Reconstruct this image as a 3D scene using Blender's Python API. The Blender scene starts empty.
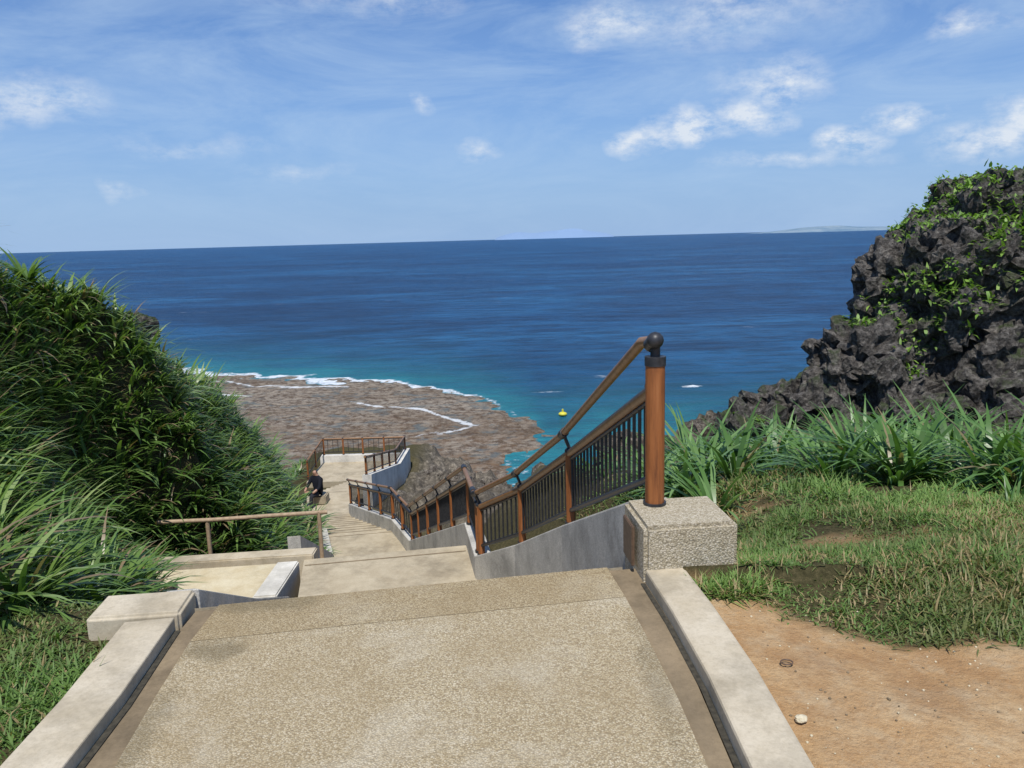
import bpy, bmesh, math, random
import numpy as np
from mathutils import Vector, Matrix, noise
random.seed(7); rng=np.random.default_rng(7)
SC=bpy.context.scene
SEA=-16.0
# ------------------------------------------------------------------ materials
def newmat(name):
    m=bpy.data.materials.new(name); m.use_nodes=True
    nt=m.node_tree; b=nt.nodes['Principled BSDF']; return m,nt,b
def nd(nt,t,**k):
    n=nt.nodes.new(t)
    for a,v in k.items(): setattr(n,a,v)
    return n
def L(nt,a,b): nt.links.new(a,b)
def ramp(nt,fac,stops,interp='LINEAR'):
    r=nt.nodes.new('ShaderNodeValToRGB'); cr=r.color_ramp; cr.interpolation=interp
    while len(cr.elements)<len(stops): cr.elements.new(0.5)
    for e,(p,c) in zip(cr.elements,stops):
        e.position=p; e.color=(c,c,c,1) if not hasattr(c,'__len__') else (*c,1)
    L(nt,fac,r.inputs[0]); return r.outputs[0]
def mixc(nt,fac,a,b,blend='MIX'):
    n=nt.nodes.new('ShaderNodeMix'); n.data_type='RGBA'; n.blend_type=blend
    for i,v in ((0,fac),(6,a),(7,b)):
        if hasattr(v,'is_linked'): L(nt,v,n.inputs[i])
        elif i==0: n.inputs[0].default_value=v
        else: n.inputs[i].default_value=(*v,1)
    return n.outputs[2]
def mth(nt,op,a,b=None,c=None,clamp=False):
    n=nt.nodes.new('ShaderNodeMath'); n.operation=op; n.use_clamp=clamp
    for i,v in enumerate((a,b,c)):
        if v is None: continue
        if hasattr(v,'is_linked'): L(nt,v,n.inputs[i])
        else: n.inputs[i].default_value=v
    return n.outputs[0]
def noi(nt,vec,scale,detail=4,rough=.6,dist=0.):
    n=nd(nt,'ShaderNodeTexNoise'); n.inputs['Scale'].default_value=scale; n.inputs['Detail'].default_value=detail
    n.inputs['Roughness'].default_value=rough; n.inputs['Distortion'].default_value=dist
    if vec is not None: L(nt,vec,n.inputs['Vector'])
    return n.outputs[0]
def vor(nt,vec,scale,feat='F1',out='Distance'):
    n=nd(nt,'ShaderNodeTexVoronoi'); n.feature=feat; n.inputs['Scale'].default_value=scale
    if vec is not None: L(nt,vec,n.inputs['Vector'])
    return n.outputs[out]
def objc(nt): return nd(nt,'ShaderNodeTexCoord').outputs['Object']
def bump(nt,b,h,strength=.5,dist=.02):
    n=nd(nt,'ShaderNodeBump'); n.inputs['Strength'].default_value=strength; n.inputs['Distance'].default_value=dist
    L(nt,h,n.inputs['Height']); L(nt,n.outputs[0],b.inputs['Normal']); return n
def attr(nt,name):
    n=nd(nt,'ShaderNodeAttribute'); n.attribute_name=name; return n.outputs['Fac']
def spot(nt,co,c,r,nz=.5):
    q=nd(nt,'ShaderNodeVectorMath',operation='SUBTRACT'); L(nt,co,q.inputs[0]); q.inputs[1].default_value=c
    q2=nd(nt,'ShaderNodeVectorMath',operation='DIVIDE'); L(nt,q.outputs[0],q2.inputs[0]); q2.inputs[1].default_value=r
    q3=nd(nt,'ShaderNodeVectorMath',operation='LENGTH'); L(nt,q2.outputs[0],q3.inputs[0])
    d=mth(nt,'ADD',q3.outputs['Value'],mth(nt,'MULTIPLY',mth(nt,'SUBTRACT',noi(nt,co,7,5,.75),.5),3.5*nz))
    return ramp(nt,d,[(.45,1),(1.,0)])

def mat_aggregate(name,c1,c2,c3,peb=95,stain=.5,spots=()):
    m,nt,b=newmat(name); co=objc(nt)
    vn_=nd(nt,'ShaderNodeTexVoronoi'); vn_.inputs['Scale'].default_value=peb; L(nt,co,vn_.inputs['Vector'])
    sep=nd(nt,'ShaderNodeSeparateColor'); L(nt,vn_.outputs['Color'],sep.inputs[0]); d=vn_.outputs['Distance']
    col=ramp(nt,sep.outputs[0],[(0,c1),(.55,c2),(1,c3)])
    col=mixc(nt,ramp(nt,d,[(.35,0),(.75,.6)]),col,tuple(x*.45 for x in c1))
    big=noi(nt,co,1.1,6,.75,.3)
    col=mixc(nt,ramp(nt,big,[(.42,.0),(.68,stain)]),col,(c2[0]*.60,c2[1]*.54,c2[2]*.46))
    bl=noi(nt,co,1.7,5,.7,.4)
    col=mixc(nt,ramp(nt,bl,[(.5,0),(.75,.45)]),col,(c3[0]*.95,c3[1]*1.02,c3[2]*1.15))
    for (c,r,a) in spots:
        col=mixc(nt,mth(nt,'MULTIPLY',spot(nt,co,c,r),a),col,(.13,.105,.06))
    L(nt,col,b.inputs['Base Color']); b.inputs['Roughness'].default_value=.9
    b.inputs['Specular IOR Level'].default_value=.2
    bump(nt,b,mth(nt,'SUBTRACT',1.,d),.7,.005)
    return m
SP=[((-1.22,2.98,0),(.16,.12,1),.55),((-1.3,3.15,0),(.25,.06,1),.4),((-1.28,2.3,0),(.10,.5,1),.45),((.5,2.7,0),(.07,.6,1),.35)]
M_AGG=mat_aggregate('aggregate_concrete',(.32,.245,.145),(.48,.395,.245),(.62,.54,.39),165,.6,SP)
M_NOSE=mat_aggregate('aggregate_nosing',(.28,.21,.12),(.42,.335,.195),(.53,.44,.29),165,.6,[((-1.15,3.4,0),(.3,.12,1),.5)])
M_AGGW=mat_aggregate('pebble_wall',(.33,.28,.19),(.48,.42,.30),(.60,.54,.43),120,.3)
def mat_conc(name,c1,c2,dirt=.5,peb=0):
    m,nt,b=newmat(name); co=objc(nt)
    n1=noi(nt,co,3,6,.7); n2=noi(nt,co,60,3,.8)
    col=mixc(nt,ramp(nt,n1,[(.35,0),(.65,1)]),c1,c2)
    col=mixc(nt,ramp(nt,n2,[(.45,0),(.75,.35)]),col,tuple(x*.55 for x in c1))
    st=noi(nt,co,1.3,6,.78); col=mixc(nt,ramp(nt,st,[(.46,0),(.68,dirt)]),col,tuple(x*.40 for x in c1))
    if peb:
        col=mixc(nt,ramp(nt,noi(nt,co,peb,2,.7),[(.4,.45),(.55,0)]),col,tuple(x*.35 for x in c1))
    L(nt,col,b.inputs['Base Color']); b.inputs['Roughness'].default_value=.9; b.inputs['Specular IOR Level'].default_value=.2
    bump(nt,b,n2,.35,.004); return m
M_KERB=mat_conc('kerb_concrete',(.45,.38,.265),(.57,.50,.38),.65)
M_GREY=mat_conc('grey_concrete',(.50,.475,.42),(.66,.63,.56),.7,110)
M_GUT=mat_conc('gutter_mortar',(.19,.145,.09),(.29,.22,.135),.7)
M_WHITE=mat_conc('pale_concrete',(.60,.57,.50),(.72,.69,.62),.5)
M_SAND=mat_conc('sandy_screed',(.52,.43,.27),(.63,.56,.40),.3)
M_PATH=mat_conc('path_concrete',(.38,.315,.215),(.49,.42,.30),.6)
M_GAP,nt,b=newmat('dark_joint'); L(nt,ramp(nt,noi(nt,objc(nt),40),[(.3,(.02,.018,.012)),(.7,(.07,.06,.04))]),b.inputs['Base Color']); b.inputs['Roughness'].default_value=1
M_CRACK,nt,b=newmat('mortar_joint'); L(nt,ramp(nt,noi(nt,objc(nt),18,4,.8),[(.35,(.13,.10,.06)),(.65,(.34,.27,.16))]),b.inputs['Base Color']); b.inputs['Roughness'].default_value=1
M_WOOD,nt,b=newmat('stained_wood'); co=objc(nt)
mp=nd(nt,'ShaderNodeMapping'); mp.inputs['Scale'].default_value=(40,40,3); L(nt,co,mp.inputs[0])
L(nt,ramp(nt,noi(nt,mp.outputs[0],1,5,.7),[(.3,(.13,.04,.01)),(.55,(.29,.10,.026)),(.8,(.38,.15,.05))]),b.inputs['Base Color']); b.inputs['Roughness'].default_value=.55
M_RAIL,nt,b=newmat('rail_brown'); L(nt,ramp(nt,noi(nt,objc(nt),25,4),[(.3,(.17,.08,.03)),(.7,(.30,.16,.065))]),b.inputs['Base Color']); b.inputs['Roughness'].default_value=.4
M_PALEW,nt,b=newmat('weathered_wood'); L(nt,ramp(nt,noi(nt,objc(nt),25,4),[(.3,(.26,.18,.11)),(.7,(.42,.31,.2))]),b.inputs['Base Color']); b.inputs['Roughness'].default_value=.7
M_METAL,nt,b=newmat('dark_metal'); L(nt,ramp(nt,noi(nt,objc(nt),30,4),[(.3,(.018,.02,.022)),(.7,(.05,.05,.055))]),b.inputs['Base Color']); b.inputs['Roughness'].default_value=.45; b.inputs['Metallic'].default_value=.3
M_PLAQ,nt,b=newmat('bronze_plaque'); L(nt,ramp(nt,noi(nt,objc(nt),60,4),[(.3,(.08,.05,.03)),(.7,(.16,.1,.06))]),b.inputs['Base Color']); b.inputs['Roughness'].default_value=.6

def mat_leaf(name,stops,rough=.42,trans=.3):
    m,nt,b=newmat(name)
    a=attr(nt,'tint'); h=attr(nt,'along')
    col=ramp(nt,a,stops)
    col=mixc(nt,ramp(nt,h,[(0,.6),(.35,0)]),col,tuple(x*.3 for x in stops[1][1]))  # shade at the blade base painted into the leaf colour
    L(nt,col,b.inputs['Base Color']); b.inputs['Roughness'].default_value=rough
    b.inputs['Specular IOR Level'].default_value=.5
    tr=nd(nt,'ShaderNodeBsdfTranslucent'); L(nt,mixc(nt,1.,col,(1.1,1.25,.5),'MULTIPLY'),tr.inputs[0])
    mx=nd(nt,'ShaderNodeMixShader'); mx.inputs[0].default_value=trans
    L(nt,b.outputs[0],mx.inputs[1]); L(nt,tr.outputs[0],mx.inputs[2])
    L(nt,mx.outputs[0],nt.nodes['Material Output'].inputs[0]); return m
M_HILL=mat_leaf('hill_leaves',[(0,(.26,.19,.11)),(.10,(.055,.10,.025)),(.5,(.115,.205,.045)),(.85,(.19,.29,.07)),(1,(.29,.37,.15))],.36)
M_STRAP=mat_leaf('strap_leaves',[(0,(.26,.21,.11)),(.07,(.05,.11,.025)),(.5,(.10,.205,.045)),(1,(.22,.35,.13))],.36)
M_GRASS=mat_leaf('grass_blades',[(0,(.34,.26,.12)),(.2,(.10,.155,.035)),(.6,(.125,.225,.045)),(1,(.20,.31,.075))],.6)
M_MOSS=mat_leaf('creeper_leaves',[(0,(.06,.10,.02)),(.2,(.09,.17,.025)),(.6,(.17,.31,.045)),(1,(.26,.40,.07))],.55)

def mat_rock(name,dark,mid,light,scale=1.,moss=0.):
    m,nt,b=newmat(name); co=objc(nt)
    n1=noi(nt,co,1.5*scale,5,.75); n2=noi(nt,co,11*scale,7,.8)
    col=ramp(nt,n2,[(.32,dark),(.48,mid),(.66,light)])
    col=mixc(nt,ramp(nt,n1,[(.42,0),(.65,.5)]),col,dark)
    v2=vor(nt,co,15*scale)
    col=mixc(nt,ramp(nt,v2,[(.0,.7),(.3,0)]),col,tuple(x*.3 for x in dark))
    if moss>0:
        g=nd(nt,'ShaderNodeNewGeometry'); s=nd(nt,'ShaderNodeSeparateXYZ'); L(nt,g.outputs['Normal'],s.inputs[0])
        mk=mth(nt,'MULTIPLY',ramp(nt,noi(nt,co,1.4,5,.6),[(.5,0),(.58,1)]),ramp(nt,s.outputs[2],[(.2,0),(.7,moss)]))
        col=mixc(nt,mk,col,(.05,.085,.02))
    L(nt,col,b.inputs['Base Color']); b.inputs['Roughness'].default_value=.95; b.inputs['Specular IOR Level'].default_value=.15
    h=mth(nt,'ADD',n2,mth(nt,'MULTIPLY',v2,.5)); bump(nt,b,h,1.,.10/scale); return m
M_ROCK=mat_rock('limestone_rock',(.032,.028,.025),(.12,.108,.096),(.36,.33,.29),1.,.7)
M_ROCK2=mat_rock('shore_rock',(.035,.03,.025),(.15,.125,.10),(.42,.37,.30),.7,.2)

M_TERR,nt,b=newmat('ground'); co=objc(nt)
n1=noi(nt,co,2.,6,.7); n2=noi(nt,co,35,5,.8); n3=noi(nt,co,220,2,.7)
dirt=ramp(nt,n1,[(.3,(.40,.22,.095)),(.5,(.51,.32,.155)),(.7,(.58,.42,.24))])
dirt=mixc(nt,ramp(nt,n2,[(.48,0),(.72,.6)]),dirt,(.27,.15,.07))
dirt=mixc(nt,ramp(nt,n3,[(.6,0),(.72,.6)]),dirt,(.64,.56,.42))
dirt=mixc(nt,ramp(nt,noi(nt,co,5,5,.7),[(.5,0),(.72,.6)]),dirt,(.57,.46,.30))
dirt=mixc(nt,ramp(nt,noi(nt,co,1.2,6,.75,.4),[(.52,0),(.68,.55)]),dirt,(.30,.16,.075))
soil=ramp(nt,n2,[(.3,(.03,.028,.012)),(.55,(.08,.07,.032)),(.75,(.18,.135,.07))])
rock=ramp(nt,noi(nt,co,5,7,.8),[(.3,(.03,.026,.022)),(.5,(.11,.095,.075)),(.70,(.33,.285,.22))])
c=mixc(nt,attr(nt,'dirt'),soil,dirt); c=mixc(nt,attr(nt,'rocky'),c,rock)
L(nt,c,b.inputs['Base Color']); b.inputs['Roughness'].default_value=1; b.inputs['Specular IOR Level'].default_value=.1
bump(nt,b,mth(nt,'ADD',n2,mth(nt,'MULTIPLY',n1,1.5)),.8,.03)

# ------------------------------------------------------------------ mesh helpers
class B:
    def __init__(s): s.v=[];s.f=[];s.m=[]
    def add(s,v,f,mi=0):
        o=len(s.v); s.v+= [tuple(p) for p in v]; s.f+=[tuple(i+o for i in q) for q in f]; s.m+=[mi]*len(f)
    def box(s,x0,x1,y0,y1,z0,z1,mi=0,bev=0.,rot=0.,skew=0.):
        bm=bmesh.new(); bmesh.ops.create_cube(bm,size=1)
        for v in bm.verts: v.co=Vector(((x1-x0)*v.co.x,(y1-y0)*v.co.y,(z1-z0)*v.co.z))
        if bev>0: bmesh.ops.bevel(bm,geom=bm.edges[:],offset=bev,segments=2,affect='EDGES')
        c=Vector(((x0+x1)/2,(y0+y1)/2,(z0+z1)/2)); R=Matrix.Rotation(rot,3,'Z')
        for v in bm.verts:
            p=v.co.copy(); p.y+=skew*p.x; v.co=R@p+c
        bm.verts.index_update(); s.add([v.co for v in bm.verts],[[v.index for v in f.verts] for f in bm.faces],mi); bm.free()
    def tube(s,pts,r,mi=0,n=10,r2=None):
        pts=[Vector(p) for p in pts]; vs=[];fs=[]
        for i,p in enumerate(pts):
            t=(pts[min(i+1,len(pts)-1)]-pts[max(i-1,0)]).normalized()
            a=Vector((0,0,1)) if abs(t.z)<.9 else Vector((1,0,0))
            u=t.cross(a).normalized(); w=t.cross(u)
            rr=r if r2 is None else r+(r2-r)*i/(len(pts)-1)
            for k in range(n):
                an=2*math.pi*k/n; vs.append(p+u*rr*math.cos(an)+w*rr*math.sin(an))
        for i in range(len(pts)-1):
            for k in range(n): fs.append((i*n+k,i*n+(k+1)%n,(i+1)*n+(k+1)%n,(i+1)*n+k))
        fs.append(tuple(range(n-1,-1,-1))); fs.append(tuple(range((len(pts)-1)*n,len(pts)*n)))
        s.add(vs,fs,mi)
    def ball(s,c,r,mi=0,sz=1.):
        bm=bmesh.new(); bmesh.ops.create_icosphere(bm,subdivisions=2,radius=r)
        for v in bm.verts: v.co.z*=sz
        bm.verts.index_update(); s.add([v.co+Vector(c) for v in bm.verts],[[v.index for v in f.verts] for f in bm.faces],mi); bm.free()
    def make(s,name,mats,smooth=False):
        me=bpy.data.meshes.new(name); me.from_pydata(s.v,[],s.f); 
        for m in mats: me.materials.append(m)
        me.polygons.foreach_set('material_index',s.m)
        bm=bmesh.new(); bm.from_mesh(me); bmesh.ops.recalc_face_normals(bm,faces=bm.faces); bm.to_mesh(me); bm.free()
        o=bpy.data.objects.new(name,me); SC.collection.objects.link(o)
        if smooth:
            me.polygons.foreach_set('use_smooth',[True]*len(me.polygons))
            try: me.set_sharp_from_angle(angle=math.radians(40))
            except Exception: pass
        return o
def bev(ob,w):
    md=ob.modifiers.new('bev','BEVEL'); md.width=w; md.segments=2; md.limit_method='ANGLE'
def gridmesh(name,xs,ys,Z,mat,attrs={},smooth=True):
    nx,ny=len(xs),len(ys); X,Y=np.meshgrid(xs,ys)
    V=np.stack([X,Y,Z],-1).reshape(-1,3).astype(np.float32)
    i=(np.arange(ny-1)[:,None]*nx+np.arange(nx-1)[None,:]).ravel()
    F=np.stack([i,i+1,i+nx+1,i+nx],-1).astype(np.int32)
    return rawmesh(name,V,F,mat,attrs,smooth)
def rawmesh(name,V,F,mat,attrs={},smooth=True):
    me=bpy.data.meshes.new(name); me.vertices.add(len(V)); me.vertices.foreach_set('co',V.astype(np.float32).ravel())
    me.loops.add(F.size); me.loops.foreach_set('vertex_index',F.astype(np.int32).ravel())
    me.polygons.add(len(F)); me.polygons.foreach_set('loop_start',(np.arange(len(F))*4).astype(np.int32))
    me.polygons.foreach_set('loop_total',np.full(len(F),4,np.int32))
    if smooth: me.polygons.foreach_set('use_smooth',np.ones(len(F),bool))
    me.update(calc_edges=True)
    for k,a in attrs.items():
        at=me.attributes.new(k,'FLOAT','POINT'); at.data.foreach_set('value',np.asarray(a,np.float32).ravel())
    me.materials.append(mat); o=bpy.data.objects.new(name,me); SC.collection.objects.link(o); return o
_P=rng.random((256,256))
def vn(x,y):
    xi=np.floor(x).astype(int); yi=np.floor(y).astype(int); fx=x-xi; fy=y-yi
    fx=fx*fx*(3-2*fx); fy=fy*fy*(3-2*fy)
    g=lambda a,b_: _P[a%256,b_%256]
    return (g(xi,yi)*(1-fx)+g(xi+1,yi)*fx)*(1-fy)+(g(xi,yi+1)*(1-fx)+g(xi+1,yi+1)*fx)*fy
def fbm(x,y,o=5,g=.5):
    s=0;a=1;t=0
    for k in range(o):
        s=s+a*(vn(x*2**k+17*k,y*2**k+31*k)-.5)*2; t+=a; a*=g
    return s/t
def ridg(x,y,o=5):
    s=0;a=1;t=0
    for k in range(o):
        s=s+a*(1-abs(2*vn(x*2**k+7*k,y*2**k+13*k)-1)); t+=a; a*=.55
    return s/t
def sst(t): t=np.clip(t,0,1); return t*t*(3-2*t)

# ------------------------------------------------------------------ layout functions
PY=[-6,3.5,8.0,9.4,15.5,17.0,22.0,24.0,31.0,60]; PZ=[0,0,-2.2,-2.2,-4.8,-4.8,-6.2,-6.2,-7.6,-7.8]
LY=[-6,3.4,8.8,10,15.5,17,22,24]; LX=[-1.34,-1.44,-2.5,-2.72,-3.75,-4.2,-6.5,-6.9]
RY=[-6,3.6,6,7.6,8.6,9.6,15.6,17,22.4,24]; RX=[.65,.52,.33,-.05,-.5,-.68,-2.25,-2.8,-4.95,-5.0]
pz=lambda y:np.interp(y,PY,PZ); lx=lambda y:np.interp(y,LY,LX); rx=lambda y:np.interp(y,RY,RX)
def lb(y): return np.interp(y,[-6,3,4,5,6.5,7.8,10,11.2,15,17,19,22,24,31,34],[-2.6,-2.5,-2.35,-2.5,-3.3,-4.5,-4.65,-3.6,-3.95,-4.45,-5.0,-7.0,-8.6,-8.8,-9])
def top(y): return np.interp(y,[-6,4,6,8,9,10,11,12,13,14,15,16,18,20,26,34],[.9,.9,1.2,1.7,1.75,1.5,.95,.45,-.05,-.6,-1.2,-1.9,-3.1,-4.4,-7.2,-9.3])
def terr(x,y):
    x=np.asarray(x,float); y=np.asarray(y,float)
    p=pz(y)
    W=np.interp(y,[0,5,8,10,12,16,19,22],[3.,2.6,1.6,1.7,2.6,1.9,1.5,1.8])
    s=sst((lb(y)-x)/W)
    left=p+(top(y)-p)*s - .05*(1-s)
    left=left+s*(.6*fbm(x*.9,y*.9)+.25*(ridg(x*1.1,y*1.1)-.6))
    zr=np.interp(y,[-6,3.5,4.5,6.5,9,12,18,24,35],[0,0,-.08,-.5,-1.15,-1.9,-4.2,-6.4,-8.2])
    r=np.clip((x-(rx(y)+.3))/1.6,0,1)
    right=(p+.08)*(1-sst(r))+zr*sst(r)
    right=np.where(y<3.5,0,right)
    right=right+.05*sst((x-1)/.5)*fbm(x*1.3,y*1.3)
    c=(lx(y)+rx(y))/2
    z=np.where(x<c,left,right)
    rk=sst((y-10.5)/4)*(x>=c)
    rk=np.where((x>rx(y)+.3),rk*sst((x-rx(y)-.3)/1.2),0)
    z=z+rk*((ridg(x*.45,y*.45)-.68)*2.2-.25)
    ye=np.interp(x,[-60,-12,-8,-4,-2,0,1.5,3,8,60],[34,34,35,35,33,27,19,15.5,16,16])+2*fbm(x*.3+5,y*0)
    k=sst((y-ye)/np.interp(x,[-10,0,3],[9,9,7]))
    z=z*(1-k)+(-18+1.2*ridg(x*.3,y*.3))*k+ k*(1-k)*4*ridg(x*.4,y*.4)
    z=z+.02*fbm(x*3,y*3)
    m=(x>lx(y)-.12)&(x<rx(y)+.24)&(y<24.3); z=np.where(m,np.minimum(z,p-.45),z)
    m=(x>-4.6)&(x<-2)&(y>7.7)&(y<9.6); z=np.where(m,np.minimum(z,-2.6),z)
    m=(x>-8.4)&(x<-4.1)&(y>21.6)&(y<33.5); z=np.where(m,np.minimum(z,p-.4),z)
    return z,np.clip(rk+k*2,0,1)
def dirtm(x,y):
    yb=np.interp(x,[.6,.95,1.3,1.6,2.,3.,6],[3.55,3.3,3.12,2.8,2.9,2.95,2.8])+.22*fbm(x*3,y*3)+.10*fbm(x*11,y*11)
    return sst((yb-y)/.22+.5)*(x>.5)
xs=np.unique(np.concatenate([np.linspace(-60,-14,24),np.linspace(-14,-7,50),np.linspace(-7,7,190),np.linspace(7,14,30),np.linspace(14,60,20)]))
ys=np.unique(np.concatenate([np.linspace(-12,1,14),np.linspace(1,12,150),np.linspace(12,36,210),np.linspace(36,60,50)]))
X,Y=np.meshgrid(xs,ys); Z,RK=terr(X,Y)
D=dirtm(X,Y)
D=np.maximum(D,.5*sst((fbm(X*1.2,Y*1.2)-.05)/.2)*(X>.6)*(Y<7))
gridmesh('ground_terrain',xs,ys,Z,M_TERR,{'dirt':D,'rocky':RK})

# ------------------------------------------------------------------ path & stairs
SK=.165
def prof_flight(y0,z0,y1,z1,n):
    out=[]; 
    for i in range(n):
        ya=y0+(y1-y0)*i/n; za=z0+(z1-z0)*i/n; zb=z0+(z1-z0)*(i+1)/n
        out+=[(ya,za),(ya+.004,zb)]
    return out
def ribbon(b,prof,mi,left=lx,right=rx,skirt=.7,inset=0.,skew=SK):
    v=[];f=[]
    for (y,z) in prof:
        l=float(left(y))+inset; r=float(right(y))-inset; c=(l+r)/2
        for xx in (l,r): v.append((xx,y+skew*(xx-c),z))
    n=len(prof)
    for i in range(n-1): f.append((2*i,2*i+1,2*i+3,2*i+2))
    for i,(y,z) in enumerate(prof):
        for k in (0,1):
            q=v[2*i+k]; v.append((q[0],q[1],q[2]-skirt))
    for i in range(n-1):
        for k in (0,1): f.append((2*i+k,2*i+2+k,2*n+2*i+2+k,2*n+2*i+k))
    b.add(v,f,mi)
b=B()
ll=lambda y:np.interp(y,[-6,3.5],[-1.36,-1.45]); rr=lambda y:np.interp(y,[-6,3.7],[.655,.64])
ribbon(b,[(-4,-.008),(3.52,-.008)],1,ll,rr,.6)
al=lambda y:np.interp(y,[-6,1.5,2.,2.6,3.2],[-1.19,-1.21,-1.23,-1.31,-1.36]); ar=lambda y:np.interp(y,[-6,2.2,2.7,3.3,3.55],[.585,.565,.53,.475,.44])
ribbon(b,[(-4,0),(0,.0),(1,0),(2,0),(2.4,0),(2.8,0),(3.203,0)],0,al,ar,.01)
ribbon(b,[(3.203,-.002),(3.209,-.002)],3,al,ar,.003)
ribbon(b,[(3.209,-.0008),(3.54,-.0008)],2,al,ar,.12)
b.make('footpath',[M_AGG,M_GUT,M_NOSE,M_CRACK])
b=B()
ribbon(b,prof_flight(3.545,-.01,8.0,-2.2,14)+[(8.0,-2.2),(9.4,-2.2)],0)
ribbon(b,prof_flight(9.4,-2.2,15.5,-4.8,17)+[(15.5,-4.8),(17,-4.8)]+prof_flight(17,-4.8,22,-6.2,9)+[(22,-6.2),(24.2,-6.2)],0)
l4=lambda y:-6.6+0*y; r4=lambda y:-4.75+0*y
ribbon(b,prof_flight(24.2,-6.2,30.2,-7.6,9)+[(30.2,-7.6),(33.0,-7.6)],0,l4,r4,.7,0,0)
b.box(-8.2,-6.6,30.2,33.0,-8.2,-7.604,0)
for (y,z) in [(9.2,-2.197),(15.55,-4.797),(16.9,-4.797)]+[(17+5*i/9-.05,-4.8-1.4*i/9+.003) for i in range(1,10)]:
    ribbon(b,[(y,z),(y+.03,z)],1,skirt=.001,inset=.02)
b.make('stone_stairs',[M_PATH,M_GUT])

def wallstrip(b,pts,w,depth,mi=0,side=1):
    v=[];f=[]; n=len(pts)
    for p in pts:
        x,y,z=p[:3]
        v+=[(x,y,z),(x+side*w,y+side*w*SK,z),(x+side*w,y+side*w*SK,z-depth),(x,y,z-depth)]
    for i in range(n-1):
        a=4*i
        for k in range(4): f.append((a+k,a+(k+1)%4,a+4+(k+1)%4,a+4+k))
    f.append((0,1,2,3)); f.append((4*n-1,4*n-2,4*n-3,4*n-4))
    b.add(v,f,mi)
b=B()
wallstrip(b,[(-1.375,-4,.05),(-1.385,1.5,.05),(-1.42,2.6,.05),(-1.47,3.18,.05)],.20,.35,0,-1)
b.box(-1.87,-1.475,3.20,3.44,-.35,.052,0,.012,rot=.10)
wallstrip(b,[(-1.472,3.46,.05),(-1.56,3.62,-.02),(-1.95,5.6,-1.0),(-2.45,8.0,-2.10)],.13,.6,1,-1)
bev(b.make('path_kerb',[M_KERB,M_GREY]),.008)
b=B()
wallstrip(b,[(.665,-4,.06),(.672,1.5,.06),(.668,2.6,.06),(.64,3.1,.06),(.60,3.52,.06)],.185,.35,0,1)
bev(b.make('path_kerb',[M_KERB]),.012)
b=B()
for pts,w in (([(-1.36,-4),(-1.372,1.5),(-1.405,2.6),(-1.455,3.16)],.014),([(.652,-4),(.659,1.5),(.655,2.6),(.627,3.1),(.587,3.5)],.011)):
    vv=[];ff=[]
    for i,(x,y) in enumerate(pts): vv+=[(x-w,y,-.003),(x+w*.9,y,-.003)]
    for i in range(len(pts)-1): ff.append((2*i,2*i+1,2*i+3,2*i+2))
    b.add(vv,ff,0)
b.make('path_joint',[M_GAP])

b=B()
b.box(.575,1.025,3.52,3.93,-.4,.27,0,.02,rot=.09)
b.box(.545,.56,3.62,3.80,.03,.23,1,.004,rot=.09)
b.make('stone_pedestal',[M_AGGW,M_PLAQ])
WT=[(.60,3.94,.255),(.36,6.0,-.64),(-.02,7.6,-1.43),(-.48,8.55,-1.93),(-.66,9.7,-1.95),(-2.23,15.7,-4.5),(-2.78,17.0,-4.5),(-4.9,22.4,-5.92)]
b=B(); wallstrip(b,WT,.2,1.0,0,1); bev(b.make('stair_side_wall',[M_GREY]),.012)
b=B(); wallstrip(b,[(-2.78,9.75,-2.08),(-3.8,15.6,-4.7),(-4.25,17.05,-4.68),(-6.55,22.1,-6.08)],.16,.7,0,-1)
b.make('stair_side_wall',[M_GREY])
b=B()
wallstrip(b,[(-4.74,23.9,-5.5),(-4.74,30.2,-6.95),(-4.74,33.1,-7.1)],.28,1.3,0,1)
b.box(-8.3,-4.75,33.0,33.25,-8.4,-7.3,0,.02)
b.make('stair_side_wall',[M_WHITE])

b=B()
b.box(-4.45,-2.90,7.9,9.05,-2.7,-2.19,1,.01,skew=.1)
b.box(-2.88,-2.62,8.1,9.05,-2.7,-2.135,0,.015,skew=.1)
b.box(-4.5,-2.5,9.16,9.40,-2.8,-2.14,2,.015,skew=.1)
b.box(-4.62,-4.47,7.9,9.1,-2.7,-2.13,2,.01)
b.box(-3.95,-3.85,8.4,8.5,-2.18,-2.11,3,.01)
b.make('side_terrace',[M_WHITE,M_SAND,M_KERB,M_METAL])
b=B()
b.tube([(-4.70,9.98,-1.93),(-4.0,10.06,-1.945),(-3.2,10.2,-1.955),(-2.55,10.32,-1.97)],.028,0)
for (x,y) in ((-4.08,10.06),(-2.66,10.3)): b.tube([(x,y,-2.7),(x,y,-1.95)],.028,0)
b.make('low_wooden_fence',[M_PALEW],True)

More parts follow.
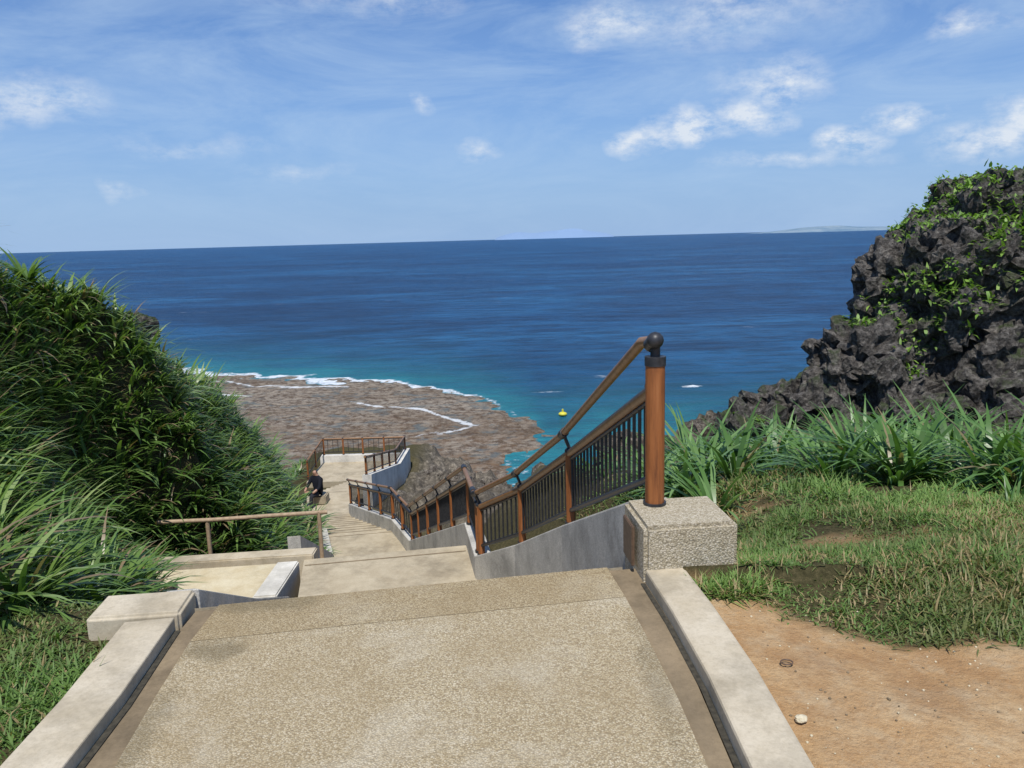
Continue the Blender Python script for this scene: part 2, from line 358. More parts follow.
# ------------------------------------------------------------------ railings
def railing(base,posts,hl=.58,hu=.74,start=False,bal=.1,upper=True,pw=.075,inset=.07):
    b=B(); base=[(x+inset,y,z) for x,y,z in base]
    up=[(x,y,z+hl) for x,y,z in base]; lo=[(x,y,z+.12) for x,y,z in base]
    b.tube(up,.033,1,12); b.tube([(x,y,z-.05) for x,y,z in up],.012,2,8); b.tube(lo,.02,2,8)
    tp=[(x-.05,y,z+(hu if i>0 or not start else .83)) for i,(x,y,z) in enumerate(base)]
    if upper:
        b.tube(tp,.028,1,12)
        for p in tp[1:]: b.ball(p,.038,2)
    for i in range(len(base)-1):
        a,c=Vector(base[i]),Vector(base[i+1]); Ln=(c-a).xy.length; n=max(1,int(Ln/bal))
        for k in range(1,n):
            p=a.lerp(c,k/n); b.tube([(p.x,p.y,p.z+.12),(p.x,p.y,p.z+hl)],.0105,2,6)
    for (i,t) in posts:
        p=Vector(base[i]).lerp(Vector(base[i+1]),t)
        b.tube([(p.x,p.y,p.z-.05),(p.x,p.y,p.z+hl+.02)],pw/2,0,12)
        b.tube([(p.x,p.y,p.z-.01),(p.x,p.y,p.z+.03)],pw/2+.012,2,12)
        b.ball((p.x,p.y,p.z+hl+.02),pw/2+.006,2,.7)
        if upper:
            q=Vector(tp[i]).lerp(Vector(tp[i+1]),t)
            b.tube([(p.x,p.y,p.z+hl+.03),(q.x,q.y,q.z)],.014,2,8)
            dr=(Vector(tp[i+1])-Vector(tp[i])).normalized(); b.tube([q-dr*.06,q+dr*.06],.036,2,12)
    return b,tp,up
base=[(.64,3.98,.24),(.36,6.0,-.64),(-.02,7.6,-1.43),(-.48,8.55,-1.93)]
b,tp,up=railing(base,[(0,.985),(1,.97),(2,.97)],start=True)
px,py=.70,3.83
b.tube([(px,py,.26),(px,py,.99)],.048,0,20); b.tube([(px,py,.975),(px,py,1.02)],.052,2,20)
b.tube([(px,py,.265),(px,py,.283)],.058,2,20)
b.tube([(px,py,1.02),(px,py,1.08)],.024,2,12)
b.ball((px-.005,py-.02,1.10),.043,2); b.tube([(px-.005,py-.02,1.10),Vector((px-.005,py-.02,1.10)).lerp(Vector(tp[1]),.03)],.038,2,14); b.tube([(px-.01,py,1.095),tp[0]],.028,1)
b.tube([up[0],(px-.02,py,up[0][2]+.05)],.033,2,12); b.tube([(base[0][0]+.07,base[0][1],.33),(base[0][0]+.07,base[0][1],.84)],.016,2,8)
b.make('stair_railing',[M_WOOD,M_RAIL,M_METAL],True)
b,_,_=railing(WT[3:6],[(0,.1),(0,.95),(1,.2),(1,.4),(1,.6),(1,.8),(1,.98)])
b.make('stair_railing',[M_WOOD,M_RAIL,M_METAL],True)
b,_,_=railing(WT[5:8],[(0,.5),(1,.02),(1,.25),(1,.5),(1,.75),(1,.99)],bal=.16)
b.make('stair_railing',[M_WOOD,M_RAIL,M_METAL],True)
b,_,_=railing([(-4.7,23.9,-5.5),(-4.7,30.2,-6.95),(-4.7,33.05,-7.1)],[(0,.02),(0,.25),(0,.5),(0,.75),(0,.99),(1,.95)],bal=.2,upper=False)
b.make('stair_railing',[M_WOOD,M_RAIL,M_METAL],True)
b,_,_=railing([(-8.25,30.4,-7.5),(-8.25,33.12,-7.3),(-6.5,33.12,-7.3),(-4.75,33.12,-7.3)],[(0,.02),(0,.5),(1,.02),(1,.5),(1,.98),(2,.5)],bal=.2,upper=False,hl=.7)
b.make('deck_railing',[M_WOOD,M_RAIL,M_METAL],True)

# ------------------------------------------------------------------ sea & reef
def rf(x): return np.interp(x,[-200,-120,-70,-46,-30,-19.5,-10,-3.6,0.5,2.2,3.2],[150,140,124,113,106,100,94,87,80,74,69])
def rxx(y): return np.interp(y,[40,56,63,67,72,90],[-3,-2,-.8,1.8,3.2,20])
def reefsd(x,y):
    w=3.8*fbm(x*.12,y*.12)+2.4*fbm(x*.5,y*.5)
    return np.minimum((rf(np.minimum(x,3.2))-y)*.85,(rxx(y)-x))+w
xs=np.unique(np.concatenate([-np.geomspace(80,40000,26),np.linspace(-80,60,320),np.geomspace(60,40000,26)]))
ys=np.unique(np.concatenate([np.linspace(-3000,30,12),np.linspace(30,150,330),np.geomspace(150,60000,60)]))
X,Y=np.meshgrid(xs,ys); sd=reefsd(X,Y); sd=np.where((Y>220),-999,sd)
shal=.95*np.exp(np.clip(sd,-200,0)/13.0)
shal=np.maximum(shal,1.0*np.exp(-((X-11)/20)**2-((Y-56)/30)**2))
foam=np.exp(-((sd+.9)/1.6)**2)*(X<2)*np.interp(X,[-90,-40,-10,0],[1,1,.95,.6])
foam=np.maximum(foam,.9*np.exp(-((X-21)/1.8)**2-((Y-92)/1.2)**2))
M_SEA,nt,bb=newmat('sea_water'); co=objc(nt)
mp=nd(nt,'ShaderNodeMapping'); mp.inputs['Scale'].default_value=(.006,.014,.01); mp.inputs['Rotation'].default_value=(0,0,.25); L(nt,co,mp.inputs[0])
mp2=nd(nt,'ShaderNodeMapping'); mp2.inputs['Scale'].default_value=(.10,.34,.1); mp2.inputs['Rotation'].default_value=(0,0,-.15); L(nt,co,mp2.inputs[0])
mp5=nd(nt,'ShaderNodeMapping'); mp5.inputs['Scale'].default_value=(.02,.05,.1); mp5.inputs['Rotation'].default_value=(0,0,.35); L(nt,co,mp5.inputs[0])
nb=noi(nt,mp.outputs[0],1,4,.62,.8); ns=noi(nt,mp2.outputs[0],1,5,.75); nm=noi(nt,mp5.outputs[0],1,4,.65,.5)
col=ramp(nt,nb,[(.36,(.004,.045,.125)),(.5,(.009,.080,.205)),(.64,(.018,.125,.28))])
col=mixc(nt,ramp(nt,nm,[(.44,.0),(.62,.65)]),col,(.003,.030,.095))
col=mixc(nt,ramp(nt,ns,[(.44,.0),(.60,.7)]),col,(.001,.014,.05))
sh=attr(nt,'shallow')
sh2=mth(nt,'MULTIPLY',sh,ramp(nt,noi(nt,co,.13,4,.6),[(.3,.6),(.7,1.15)]))
col=mixc(nt,mth(nt,'MULTIPLY',sh2,.95,clamp=True),col,(.022,.24,.275))
fo=attr(nt,'foam'); fn=noi(nt,co,.9,6,.75)
fm=ramp(nt,mth(nt,'ADD',mth(nt,'MULTIPLY',fo,.6),mth(nt,'MULTIPLY',fn,.85)),[(.78,0),(.92,1)])
mp3=nd(nt,'ShaderNodeMapping'); mp3.inputs['Scale'].default_value=(.06,.15,.1); L(nt,co,mp3.inputs[0])
wc=ramp(nt,noi(nt,mp3.outputs[0],1.,6,.75),[(.67,0),(.73,.6)])
col=mixc(nt,mth(nt,'MAXIMUM',fm,wc),col,(.8,.84,.86))
L(nt,col,bb.inputs['Base Color']); bb.inputs['Roughness'].default_value=.36; bb.inputs['Specular IOR Level'].default_value=.17; bb.inputs['IOR'].default_value=1.33
mp4=nd(nt,'ShaderNodeMapping'); mp4.inputs['Scale'].default_value=(.35,.8,.5); mp4.inputs['Rotation'].default_value=(0,0,.3); L(nt,co,mp4.inputs[0])
bump(nt,bb,mth(nt,'ADD',noi(nt,mp4.outputs[0],1,6,.7),mth(nt,'MULTIPLY',ns,2.)),1.,1.)
gridmesh('sea',xs,ys,np.full(X.shape,SEA),M_SEA,{'shallow':shal,'foam':foam})
xs=np.linspace(-125,6,430); ys=np.linspace(38,150,420); X,Y=np.meshgrid(xs,ys); sd=reefsd(X,Y)
Zr=SEA+np.clip(sd*.07,-1.,.09)+.10*fbm(X*.5,Y*.5)
inner=np.exp(-((Y-(rf(np.minimum(X,3.2))-13-4.5*fbm(X*.08+3,Y*.05)))/.8)**2)*(X<-4)*(X>-60)*np.clip(.75+.9*fbm(X*.15,Y*0),0,1)
inner=np.maximum(inner,.85*np.exp(-((Y-(rf(np.minimum(X,3.2))-5-5*fbm(X*.1+8,Y*.05)))/.9)**2)*(X<-20))
inner=np.maximum(inner,.75*np.exp(-((Y-(76+.5*X+4*fbm(X*.3+1,Y*.1)))/.8)**2)*(X>-9)*(X<-3))
M_REEF,nt,b=newmat('reef_flat'); co=objc(nt)
mp=nd(nt,'ShaderNodeMapping'); mp.inputs['Scale'].default_value=(.5,1,.5); L(nt,co,mp.inputs[0])
n1=noi(nt,mp.outputs[0],.16,6,.72,.5); n2=noi(nt,co,1.3,6,.82)
col=ramp(nt,n1,[(.32,(.19,.145,.10)),(.45,(.29,.235,.17)),(.56,(.37,.31,.235)),(.70,(.22,.22,.19))])
col=mixc(nt,ramp(nt,n2,[(.42,.95),(.56,0)]),col,(.085,.052,.028))
yg=nd(nt,'ShaderNodeSeparateXYZ'); L(nt,co,yg.inputs[0])
col=mixc(nt,mth(nt,'MULTIPLY',ramp(nt,mth(nt,'DIVIDE',yg.outputs[1],100.),[(.60,.7),(.86,0)]),ramp(nt,noi(nt,co,.5,5,.75),[(.44,0),(.58,1)])),col,(.20,.115,.055))
col=mixc(nt,ramp(nt,noi(nt,co,.4,5,.7),[(.54,0),(.62,.7)]),col,(.12,.15,.15))
fo=attr(nt,'foam'); fm=ramp(nt,mth(nt,'ADD',mth(nt,'MULTIPLY',fo,.6),mth(nt,'MULTIPLY',noi(nt,co,.9,5,.75),.95)),[(.84,0),(1.,.9)])
col=mixc(nt,fm,col,(.75,.77,.76))
L(nt,col,b.inputs['Base Color']); b.inputs['Roughness'].default_value=.7; b.inputs['Specular IOR Level'].default_value=.2
bump(nt,b,n2,1.,.4)
gridmesh('reef_flat',xs,ys,Zr,M_REEF,{'foam':inner})

def island(name,x0,x1,y,h,seed,mat):
    n=80; bb=B(); v=[];f=[]
    for i in range(n+1):
        t=i/n; hh=h*(math.sin(math.pi*t)**.5)*(.45+.55*float(vn(np.array(t*6+seed),np.array(seed*1.3)))) 
        x=x0+(x1-x0)*t
        v+=[(x,y,SEA-2),(x,y+400,SEA+hh),(x,y+1800,SEA-2)]
    for i in range(n):
        a=3*i; f+=[(a,a+3,a+4,a+1),(a+1,a+4,a+5,a+2)]
    bb.add(v,f); return bb.make(name,[mat],True)
M_ISL,nt,b=newmat('hazy_land'); L(nt,ramp(nt,noi(nt,objc(nt),.004,6),[(.35,(.10,.18,.26)),(.65,(.22,.29,.34))]),b.inputs['Base Color']); b.inputs['Roughness'].default_value=1  # air haze over the coast painted in as a pale blue base colour
M_ISL2,nt,b=newmat('hazy_mountain'); L(nt,ramp(nt,noi(nt,objc(nt),.002,6),[(.35,(.185,.28,.43)),(.65,(.195,.29,.44))]),b.inputs['Base Color']); b.inputs['Roughness'].default_value=1  # distance haze put into the base colour, close to the horizon tone
island('distant_coast',3050,5200,9000,80,3.,M_ISL)
island('distant_island',-400,3200,24000,330,9.,M_ISL2)

# ------------------------------------------------------------------ blades
def blades(P,az,el,ln,w,droop,tint,segs=4):
    N=len(P); t=np.linspace(0,1,segs+1); pos=P.copy(); V=np.zeros((N,segs+1,2,3),np.float32)
    side=np.stack([-np.sin(az),np.cos(az),np.zeros(N)],-1)
    prof=np.interp(t,[0,.25,.6,1],[.75,1.,.8,.04])
    for i in range(segs+1):
        e=el-droop*t[i]
        d=np.stack([np.cos(az)*np.cos(e),np.sin(az)*np.cos(e),np.sin(e)],-1)
        if i>0: pos=pos+d*(ln/segs)[:,None]
        V[:,i,0]=pos-side*(w*prof[i]*.5)[:,None]; V[:,i,1]=pos+side*(w*prof[i]*.5)[:,None]
    nb=(segs+1)*2
    base=(np.arange(N)*nb)[:,None]+(np.arange(segs)*2)[None,:]
    F=np.stack([base,base+1,base+3,base+2],-1).reshape(-1,4)
    return V.reshape(-1,3),F,np.repeat(tint,nb),np.tile(np.repeat(t,2),N)
def joinb(name,parts,mat):
    Vs=[];Fs=[];T=[];A=[];o=0
    for V,F,t,a in parts: Vs.append(V);Fs.append(F+o);T.append(t);A.append(a);o+=len(V)
    return rawmesh(name,np.concatenate(Vs),np.concatenate(Fs),mat,{'tint':np.concatenate(T),'along':np.concatenate(A)},True)
def tufts(C,nb,ln,w,droop,el0=1.35,spread=.75,segs=4,tc=None,rad=.05,sv=(.7,1.25),dead=.05):
    n=len(C); k=nb; idx=np.repeat(np.arange(n),k); N=len(idx)
    az=rng.uniform(0,2*np.pi,N); s=np.repeat(rng.uniform(sv[0],sv[1],n),k)
    el=el0-np.abs(rng.normal(0,spread*.6,N)); lnn=ln*s*rng.uniform(.6,1.1,N)
    P=C[idx]+np.stack([np.cos(az)*rad*rng.random(N),np.sin(az)*rad*rng.random(N),-.03+0*az],-1)
    t0=np.repeat(tc if tc is not None else rng.uniform(.35,.65,n),k)
    tint=np.clip(t0+rng.normal(0,.18,N),.1,1); tint=np.where(rng.random(N)<dead,0.0,tint)
    return blades(P,az,el,lnn,w*rng.uniform(.7,1.2,N)*s,droop*rng.uniform(.5,1.4,N),tint,segs)
def scatter(n,x0,x1,y0,y1,cond,area=False):
    k=n*(4 if area else 1)
    x=rng.uniform(x0,x1,k); y=rng.uniform(y0,y1,k); m=cond(x,y); x=x[m];y=y[m]
    z=terr(x,y)[0]
    if area:
        e=.12; gx=(terr(x+e,y)[0]-terr(x-e,y)[0])/(2*e); gy=(terr(x,y+e)[0]-terr(x,y-e)[0])/(2*e)
        w=np.sqrt(1+gx*gx+gy*gy); w=np.minimum(w,4)/4; m=rng.random(len(x))<w; x=x[m];y=y[m];z=z[m]
    return np.stack([x,y,z],-1)
parts=[]
okh=lambda x,y:(x<lb(y)+.0)&(x/np.maximum(y,.1)>-.95)&~((y<3.5)&(x>-2.6))
def hc(C,f,o): return np.clip(.5+.85*fbm(C[:,0]*f+o,C[:,1]*f),.12,.98)
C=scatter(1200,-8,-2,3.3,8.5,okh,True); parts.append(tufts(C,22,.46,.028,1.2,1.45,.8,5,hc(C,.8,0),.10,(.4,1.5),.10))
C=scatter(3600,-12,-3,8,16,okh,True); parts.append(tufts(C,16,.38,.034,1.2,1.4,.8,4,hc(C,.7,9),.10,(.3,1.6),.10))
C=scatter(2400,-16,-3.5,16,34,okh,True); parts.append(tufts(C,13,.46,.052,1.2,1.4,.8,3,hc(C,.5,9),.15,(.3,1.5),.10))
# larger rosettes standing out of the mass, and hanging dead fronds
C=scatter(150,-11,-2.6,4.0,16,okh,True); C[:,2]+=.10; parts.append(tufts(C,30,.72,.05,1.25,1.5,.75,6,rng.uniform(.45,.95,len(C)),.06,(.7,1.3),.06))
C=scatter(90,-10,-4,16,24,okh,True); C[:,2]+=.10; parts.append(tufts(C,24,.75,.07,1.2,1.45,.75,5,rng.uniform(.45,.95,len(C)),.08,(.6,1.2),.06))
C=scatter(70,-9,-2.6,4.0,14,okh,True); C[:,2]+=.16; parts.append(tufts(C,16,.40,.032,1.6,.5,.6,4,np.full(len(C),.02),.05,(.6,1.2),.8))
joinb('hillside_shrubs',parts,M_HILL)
C=[]
for (x,y) in [(-2.55,3.85),(-2.9,3.9),(-2.75,4.3),(-3.2,4.4),(-3.0,4.9),(-3.5,4.9),(-3.6,4.2),(-3.2,3.6),(-3.1,5.5),(-3.7,5.6),(-3.6,6.2),(-4.1,6.6),(-4.0,5.1),(-4.35,7.6),(-2.7,3.5)]:
    C.append((x,y,float(terr(x,y)[0])+.02))
joinb('strap_leaf_plants',[tufts(np.array(C),40,.72,.046,1.3,1.5,.85,7,None,.12,(.7,1.2),.12)],M_HILL)
okr=lambda x,y:(x>1.15+.12*(y-6))&(y>6.2+1.1*fbm(x*1.1,x*.3))&(fbm(x*1.7,y*1.7+3)>-.12)
C=scatter(330,1.0,7.5,5.7,9.3,okr)
parts=[tufts(C,30,.70,.037,1.3,1.5,.8,6,rng.uniform(.2,.9,len(C)),.07,(.4,1.5),.08)]
C=scatter(60,1.0,4,9.3,12,lambda x,y:x>1.0); parts.append(tufts(C,26,.5,.04,1.5,1.4,.85,5,None,.1))
C=scatter(34,3.5,6.4,5.2,6.8,lambda x,y:x>.5*y); parts.append(tufts(C,30,.74,.036,1.3,1.5,.8,6,None,.07,(.7,1.35),.08))
C=np.array([(3.05,4.7,-.12),(3.3,5.0,-.2),(2.9,5.2,-.25),(3.5,5.5,-.3)]); parts.append(tufts(C,12,.3,.02,1.,1.5,.6,5,None,.04))
joinb('strap_leaf_lilies',parts,M_STRAP)
def lawn(n,x0,x1,y0,y1,cond,h,w=.0045):
    x=rng.uniform(x0,x1,n); y=rng.uniform(y0,y1,n); m=cond(x,y); x=x[m];y=y[m]; N=len(x)
    P=np.stack([x,y,terr(x,y)[0]-.004],-1)
    cl=fbm(x*2.2,y*2.2); hh=h*(1+1.5*cl)*rng.uniform(.4,1.6,N)
    tint=np.clip(.55+.9*fbm(x*1.1+4,y*1.1)+rng.normal(0,.18,N),.15,1); tint=np.where(rng.random(N)<.07+.3*(fbm(x*1.7+9,y*1.7)>.15),0,tint)
    return blades(P,rng.uniform(0,6.283,N),rng.uniform(.3,1.5,N),np.clip(hh,.012,1),w*rng.uniform(.7,1.7,N),rng.uniform(.2,1.5,N),tint,2)
cr=lambda x,y:(rng.random(len(x))>dirtm(x,y)*1.01)&(x>rx(y)+.32+.1*(y<3.9))&(fbm(x*2.1,y*2.1)+rng.random(len(x))*.5>.0)&~((x<1.06)&(y>3.45)&(y<4.0))
parts=[lawn(130000,.85,4.6,2.5,5.2,cr,.05,.006),lawn(90000,.6,8,5.2,9,cr,.10,.009)]
parts.append(lawn(9000,-5,-1.62,0.8,3.15,lambda x,y:x>-99,.06,.007)); parts.append(lawn(30000,-3.6,-1.62,1.6,3.6,lambda x,y:~((x>-1.90)&(y>3.15)),.065,.007))
parts.append(lawn(2600,.78,1.12,3.28,3.5,lambda x,y:((x-.95)/.16)**2+((y-3.39)/.1)**2<1,.075,.006))
C=scatter(190,1.4,5,3.2,6.5,lambda x,y:fbm(x,y)>-.1); parts.append(tufts(C,16,.17,.012,1.4,1.3,.8,3,None,.05))
C=scatter(90,-3.4,-1.7,2.0,3.7,lambda x,y:~((x>-1.95)&(y>3.1))); parts.append(tufts(C,14,.16,.012,1.4,1.3,.8,3,None,.05))
C=scatter(40,1.1,3.0,1.9,2.95,lambda x,y:fbm(x*2,y*2)>0); parts.append(tufts(C,9,.05,.005,1.4,1.1,.8,3,None,.02))
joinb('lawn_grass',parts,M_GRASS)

# ------------------------------------------------------------------ rocks
def rockmass(name,blobs,vox,amp,mat,seed=0.,fr=1.):
    bm=bmesh.new()
    for (c,r) in blobs:
        g=bmesh.ops.create_icosphere(bm,subdivisions=3,radius=1)
        for v in g['verts']: v.co=Vector((v.co.x*r[0]+c[0],v.co.y*r[1]+c[1],v.co.z*r[2]+c[2]))
    me=bpy.data.meshes.new(name); bm.to_mesh(me); bm.free(); o=bpy.data.objects.new(name,me); SC.collection.objects.link(o)
    md=o.modifiers.new('r','REMESH'); md.mode='VOXEL'; md.voxel_size=vox
    dg=bpy.context.evaluated_depsgraph_get(); me2=bpy.data.meshes.new_from_object(o.evaluated_get(dg)); o.modifiers.clear(); o.data=me2
    for p in range(2):
        me2.update(); nrm=[v.normal.copy() for v in me2.vertices]
        for v,n in zip(me2.vertices,nrm):
            q=v.co*fr+Vector((seed,seed*2,0))
            if p==0:
                d=noise.fractal(q*.7,1.,2.,3)*.40
                vd=noise.voronoi(q*1.1)[0]; d+=(.45-vd[0])*.45-(max(0,.12-(vd[1]-vd[0])))*2.
            else:
                vd=noise.voronoi(q*3.0)[0]; d=(.4-vd[0])*.30+noise.fractal(q*3.2,.8,2.1,4)*.20
                vd=noise.voronoi(q*7.5)[0]; d+=(.4-vd[0])*.12
            v.co+=n*d*amp
    me2.materials.append(mat); me2.update()
    return o
blobs=[((7.9,12.2,0.),(2.4,2.2,2.5)),((7.4,12.1,1.05),(1.3,1.3,1.4)),((6.35,11.9,.4),(1.15,1.4,1.45)),((5.6,11.8,-1.0),(1.45,1.5,1.5)),((4.6,11.8,-1.75),(1.25,1.3,1.4)),((3.75,11.6,-2.3),(1.0,1.2,1.25)),
 ((9.4,12,1.5),(1.8,1.6,1.8)),((10.6,11.8,.3),(2.5,2.6,2.6)),((7.6,10.7,-1.6),(2.3,1.3,1.8)),((5.9,10.9,-2.2),(1.4,1.,1.1)),((11,13,-3),(6,3,3)),((7,13.5,-5),(4,2.5,4.5))]
rock=rockmass('limestone_outcrop',blobs,.065,.8,M_ROCK,3.1)
rockmass('shore_boulders',[((-1.6,29,-8.4),(1.8,1.6,1.3)),((-3.2,30,-8.4),(1.0,1.3,1.2)),((.2,27.5,-8.7),(1.6,1.6,1.4)),((1.3,22,-7.3),(1.6,2,1.8)),((2.8,15,-3.5),(1.5,1.6,1.4)),((1.2,16.5,-4.4),(1.3,1.5,1.1)),((-2.2,26,-7.9),(1.3,1.2,.8)),((-.6,24,-7.3),(.9,.9,.8)),((4.2,16,-4),(2,2,1.7)),((.2,20,-5.9),(1.1,1,1))],.10,.8,M_ROCK2,9.)
rockmass('hillside_rock',[((-6.35,13.3,.15),(.5,.5,.35)),((-6.9,13.4,.25),(.5,.5,.4))],.05,.5,M_ROCK,5.)
me=rock.data; me.update(); n=len(me.polygons)
cen=np.zeros(n*3,np.float32); me.polygons.foreach_get('center',cen); cen=cen.reshape(-1,3)
nr=np.zeros(n*3,np.float32); me.polygons.foreach_get('normal',nr); nr=nr.reshape(-1,3)
ms=fbm(cen[:,0]*.9+2,cen[:,1]*.5+cen[:,2]*1.0,4)
m=(nr[:,2]>-.1)&(cen[:,1]<13.5)&(ms+ .26*(cen[:,2]-.8)+.28*nr[:,2]>.30)
idx=np.nonzero(m)[0]; idx=rng.choice(idx,min(26000,len(idx)*4))
P=cen[idx]+rng.normal(0,.04,(len(idx),3)); N=len(P)
V,F,T,A=blades(P,rng.uniform(0,6.28,N),rng.uniform(-.2,1.3,N),rng.uniform(.05,.14,N),rng.uniform(.03,.055,N),rng.uniform(0,1.5,N),np.clip(rng.normal(.6,.22,N),0,1),2)
rawmesh('rock_creeper',V,F,M_MOSS,{'tint':T,'along':A*.6+.4})

b=B()
b.tube([(1.0+.022*math.cos(a),2.745+.018*math.sin(a),.012) for a in np.linspace(0,6.28,17)],.003,0,6)
b.make('rusty_ring',[M_PLAQ],True)
def peb(c,r,name,mat,sd):
    bm=bmesh.new(); bmesh.ops.create_icosphere(bm,subdivisions=3,radius=1)
    for v in bm.verts:
        k=1+.25*noise.fractal(v.co*1.3+Vector((sd,0,0)),1,2,3); v.co=Vector((v.co.x*r*1.2*k,v.co.y*r*k,v.co.z*r*.7*k))+Vector(c)
    me=bpy.data.meshes.new(name); bm.to_mesh(me); bm.free(); me.materials.append(mat); o=bpy.data.objects.new(name,me); SC.collection.objects.link(o)
peb((.925,2.39,.012),.017,'pale_stone',M_SAND,1.)
bb=B()
for i in range(520):
    x=rng.uniform(.9,3.2); y=rng.uniform(1.6,3.2); r=rng.uniform(.002,.006)
    bm=bmesh.new(); bmesh.ops.create_icosphere(bm,subdivisions=1,radius=r)
    bm.verts.index_update(); zz=float(terr(x,y)[0]); bb.add([v.co+Vector((x,y,zz+r*.3)) for v in bm.verts],[[v.index for v in f.verts] for f in bm.faces],int(rng.integers(0,2))); bm.free()
bb.make('gravel',[M_SAND,M_GUT])

def person(name,org,rot,shirt,trous):
    J=[(0,0,.5),(0,.02,.72),(0,.05,.95),(0,.08,1.06),(0,.12,1.2),(.17,.06,.93),(.24,.2,.70),(.16,.42,.58),(-.17,.06,.93),(-.24,.2,.70),(-.16,.42,.58),(.1,.05,.48),(.13,.46,.52),(.13,.48,.08),(.13,.60,.04),(-.1,.05,.48),(-.13,.44,.50),(-.13,.5,.08),(-.13,.62,.04)]
    E=[(0,1),(1,2),(2,3),(3,4),(2,5),(5,6),(6,7),(2,8),(8,9),(9,10),(0,11),(11,12),(12,13),(13,14),(0,15),(15,16),(16,17),(17,18)]
    Rr=[.15,.14,.15,.055,.1,.075,.05,.035,.075,.05,.035,.1,.075,.045,.04,.1,.075,.045,.04]
    me=bpy.data.meshes.new(name); me.from_pydata(J,E,[]); o=bpy.data.objects.new(name,me); SC.collection.objects.link(o)
    md=o.modifiers.new('s','SKIN')
    for i,r in enumerate(Rr): me.skin_vertices[0].data[i].radius=(r,r)
    me.skin_vertices[0].data[0].use_root=True
    s=o.modifiers.new('ss','SUBSURF'); s.levels=2; s.render_levels=2
    dg=bpy.context.evaluated_depsgraph_get(); m2=bpy.data.meshes.new_from_object(o.evaluated_get(dg)); o.modifiers.clear(); o.data=m2
    skin,nt,b_=newmat('skin'); b_.inputs['Base Color'].default_value=(.36,.20,.13,1)
    hair,nt,b_=newmat('hair'); b_.inputs['Base Color'].default_value=(.015,.012,.01,1)
    c1,nt,b_=newmat('shirt'); b_.inputs['Base Color'].default_value=(*shirt,1); b_.inputs['Roughness'].default_value=.9; b_.inputs['Specular IOR Level'].default_value=.1
    c2,nt,b_=newmat('trousers'); b_.inputs['Base Color'].default_value=(*trous,1); b_.inputs['Roughness'].default_value=.9; b_.inputs['Specular IOR Level'].default_value=.1
    m2.materials.clear()
    for q in (skin,hair,c1,c2): m2.materials.append(q)
    for p in m2.polygons:
        c=p.center; p.use_smooth=True
        p.material_index=(1 if (c.z>1.22 or (c.z>1.1 and c.y<.1)) else 0) if c.z>1.04 else (0 if (c.y>.3 and c.z>.56) else (3 if c.z<.56 else 2))
    o.location=org; o.rotation_euler=(0,0,rot)
person('seated_visitor',(-6.0,23.4,-6.33),2.6,(.015,.016,.022),(.03,.03,.035))
b=B(); b.box(-6.22,-5.75,23.2,23.7,-6.2,-5.92,0,.03); b.make('stone_seat',[M_PATH])

b=B(); b.ball((5.0,78,SEA+.2),.45,0,.5); b.tube([(5,78,SEA+.3),(5,78,SEA+.7)],.1,0,8)
M_Y,nt,bq=newmat('yellow_buoy'); bq.inputs['Base Color'].default_value=(.6,.55,.05,1)
b.make('marker_buoy',[M_Y],True)

# ------------------------------------------------------------------ light, sky
az=math.radians(184); elv=math.radians(62)
sd=Vector((math.sin(az)*math.cos(elv),math.cos(az)*math.cos(elv),math.sin(elv)))
sl=bpy.data.lights.new('sun','SUN'); sl.energy=4.7; sl.angle=math.radians(.5); sl.color=(1,.965,.91)
so=bpy.data.objects.new('sun',sl); so.rotation_euler=(-sd).to_track_quat('-Z','Y').to_euler(); SC.collection.objects.link(so)
w=bpy.data.worlds.new('World'); SC.world=w; w.use_nodes=True; nt=w.node_tree; bg=nt.nodes['Background']
sky=nd(nt,'ShaderNodeTexSky'); sky.sky_type='NISHITA'; sky.sun_disc=False; sky.sun_elevation=elv; sky.sun_rotation=az
sky.air_density=1.; sky.dust_density=.3; sky.ozone_density=2.5
g=nd(nt,'ShaderNodeTexCoord').outputs['Generated']; sp=nd(nt,'ShaderNodeSeparateXYZ'); L(nt,g,sp.inputs[0])
azn=mth(nt,'ARCTAN2',sp.outputs[0],sp.outputs[1]); eln=mth(nt,'ARCSINE',sp.outputs[2])
cb=nd(nt,'ShaderNodeCombineXYZ'); L(nt,azn,cb.inputs[0]); L(nt,eln,cb.inputs[1]); ae=cb.outputs[0]
wn=nd(nt,'ShaderNodeTexNoise'); wn.inputs['Scale'].default_value=14; wn.inputs['Detail'].default_value=4; L(nt,ae,wn.inputs['Vector'])
vs=nd(nt,'ShaderNodeVectorMath',operation='SUBTRACT'); L(nt,wn.outputs['Color'],vs.inputs[0]); vs.inputs[1].default_value=(.5,.5,.5)
vm=nd(nt,'ShaderNodeVectorMath',operation='MULTIPLY'); L(nt,vs.outputs[0],vm.inputs[0]); vm.inputs[1].default_value=(.09,.05,0)
va=nd(nt,'ShaderNodeVectorMath',operation='ADD'); L(nt,ae,va.inputs[0]); L(nt,vm.outputs[0],va.inputs[1]); aw=va.outputs[0]
CL=[(.163,.1113,.036,.016,.9),(.2235,.1237,.05,.02,1),(.298,.139,.042,.02,.95),(.3247,.1784,.06,.024,.75),(.1276,.2485,.055,.024,.7),(.412,.107,.042,.015,.95),(.477,.1318,.03,.016,.95),
(.5815,.1083,.05,.02,.9),(.62,.13,.04,.02,.9),(-.037,.107,.032,.015,.5),(-.095,.167,.016,.012,.5),(-.567,.179,.07,.025,.65),(-.472,.066,.022,.012,.45),(.554,.234,.03,.012,.6),(.257,.255,.14,.035,.42),(.35,.085,.10,.01,.45),(-.15,.29,.12,.025,.4),(-.66,.16,.05,.025,.6),(-.25,.09,.06,.01,.3),(-.38,.12,.08,.012,.3)]
acc=None
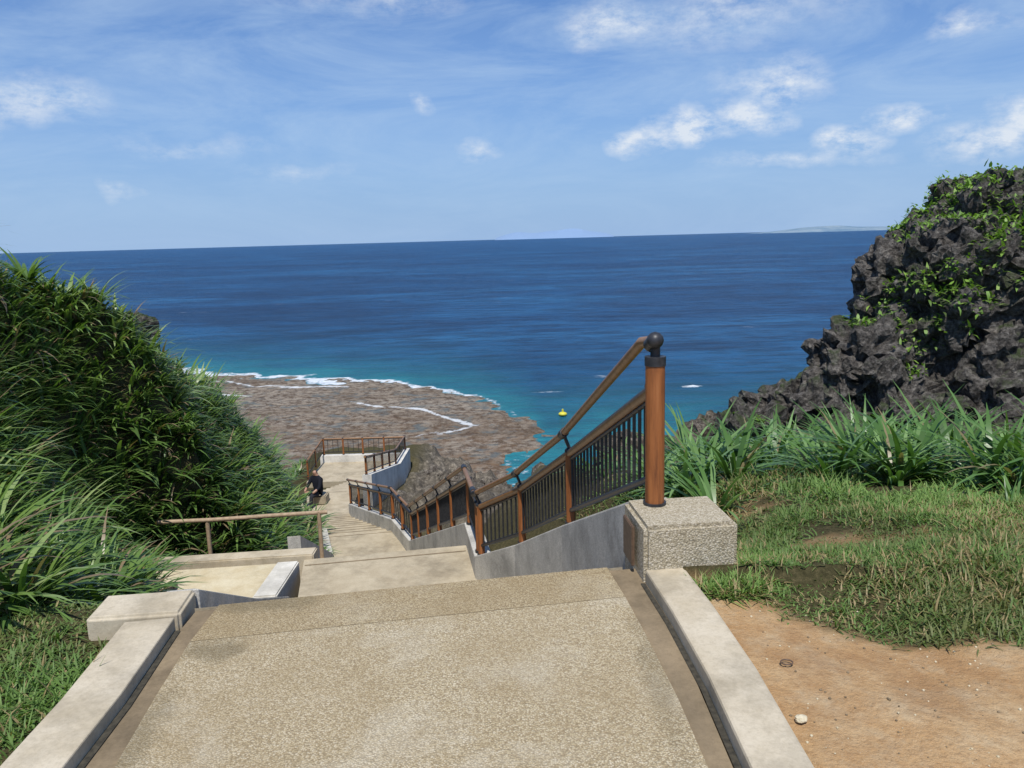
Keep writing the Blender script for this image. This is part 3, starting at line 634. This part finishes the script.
for (a,e,r1,r2,s) in CL:
    A=math.atan(a); E=math.atan(e*math.cos(A))
    q=nd(nt,'ShaderNodeVectorMath',operation='SUBTRACT'); L(nt,aw,q.inputs[0]); q.inputs[1].default_value=(A,E,0)
    q2=nd(nt,'ShaderNodeVectorMath',operation='MULTIPLY'); L(nt,q.outputs[0],q2.inputs[0]); q2.inputs[1].default_value=(1/r1/1.35,1/r2/1.35,0)
    q3=nd(nt,'ShaderNodeVectorMath',operation='LENGTH'); L(nt,q2.outputs[0],q3.inputs[0])
    v=mth(nt,'MULTIPLY',mth(nt,'SUBTRACT',1.,q3.outputs['Value'],clamp=True),s)
    acc=v if acc is None else mth(nt,'MAXIMUM',acc,v)
mpc=nd(nt,'ShaderNodeMapping'); mpc.inputs['Scale'].default_value=(1,1.8,1); L(nt,ae,mpc.inputs[0])
cn=noi(nt,mpc.outputs[0],26,6,.68)
cum=ramp(nt,mth(nt,'MULTIPLY',acc,ramp(nt,cn,[(.36,.1),(.64,1.4)])),[(.03,0),(.85,.9)])
mpr=nd(nt,'ShaderNodeMapping'); mpr.inputs['Scale'].default_value=(1.6,6,1); mpr.inputs['Rotation'].default_value=(0,0,-.22); L(nt,ae,mpr.inputs[0])
cir=noi(nt,mpr.outputs[0],2.4,7,.66,.6)
cirm=mth(nt,'MULTIPLY',ramp(nt,cir,[(.40,0),(.70,.48)]),ramp(nt,eln,[(.03,.5),(.15,1)]))
tint=mixc(nt,1.,sky.outputs[0],(.52,.80,1.2),'MULTIPLY')
c=mixc(nt,ramp(nt,eln,[(.0,.95),(.05,.82),(.14,.5),(.30,.1),(.5,0)]),tint,(3.25,4.85,7.5))
c=mixc(nt,cirm,c,(5.0,6.6,8.6)); c=mixc(nt,cum,c,(7.6,8.2,9.0))
L(nt,c,bg.inputs[0]); bg.inputs[1].default_value=.10
try: w.cycles.sampling_method='MANUAL'; w.cycles.sample_map_resolution=256
except Exception: pass

cam=bpy.data.cameras.new('camera'); cam.lens=28; cam.sensor_width=36; cam.clip_start=.05; cam.clip_end=150000
co=bpy.data.objects.new('camera',cam); SC.collection.objects.link(co)
co.matrix_world=Matrix.Translation((0,0,1.6))@Matrix.Rotation(math.radians(90-10.32),4,'X')@Matrix.Rotation(math.radians(-1.6),4,'Z')
SC.camera=co
SC.view_settings.view_transform='Standard'; SC.view_settings.look='None'; SC.view_settings.exposure=0
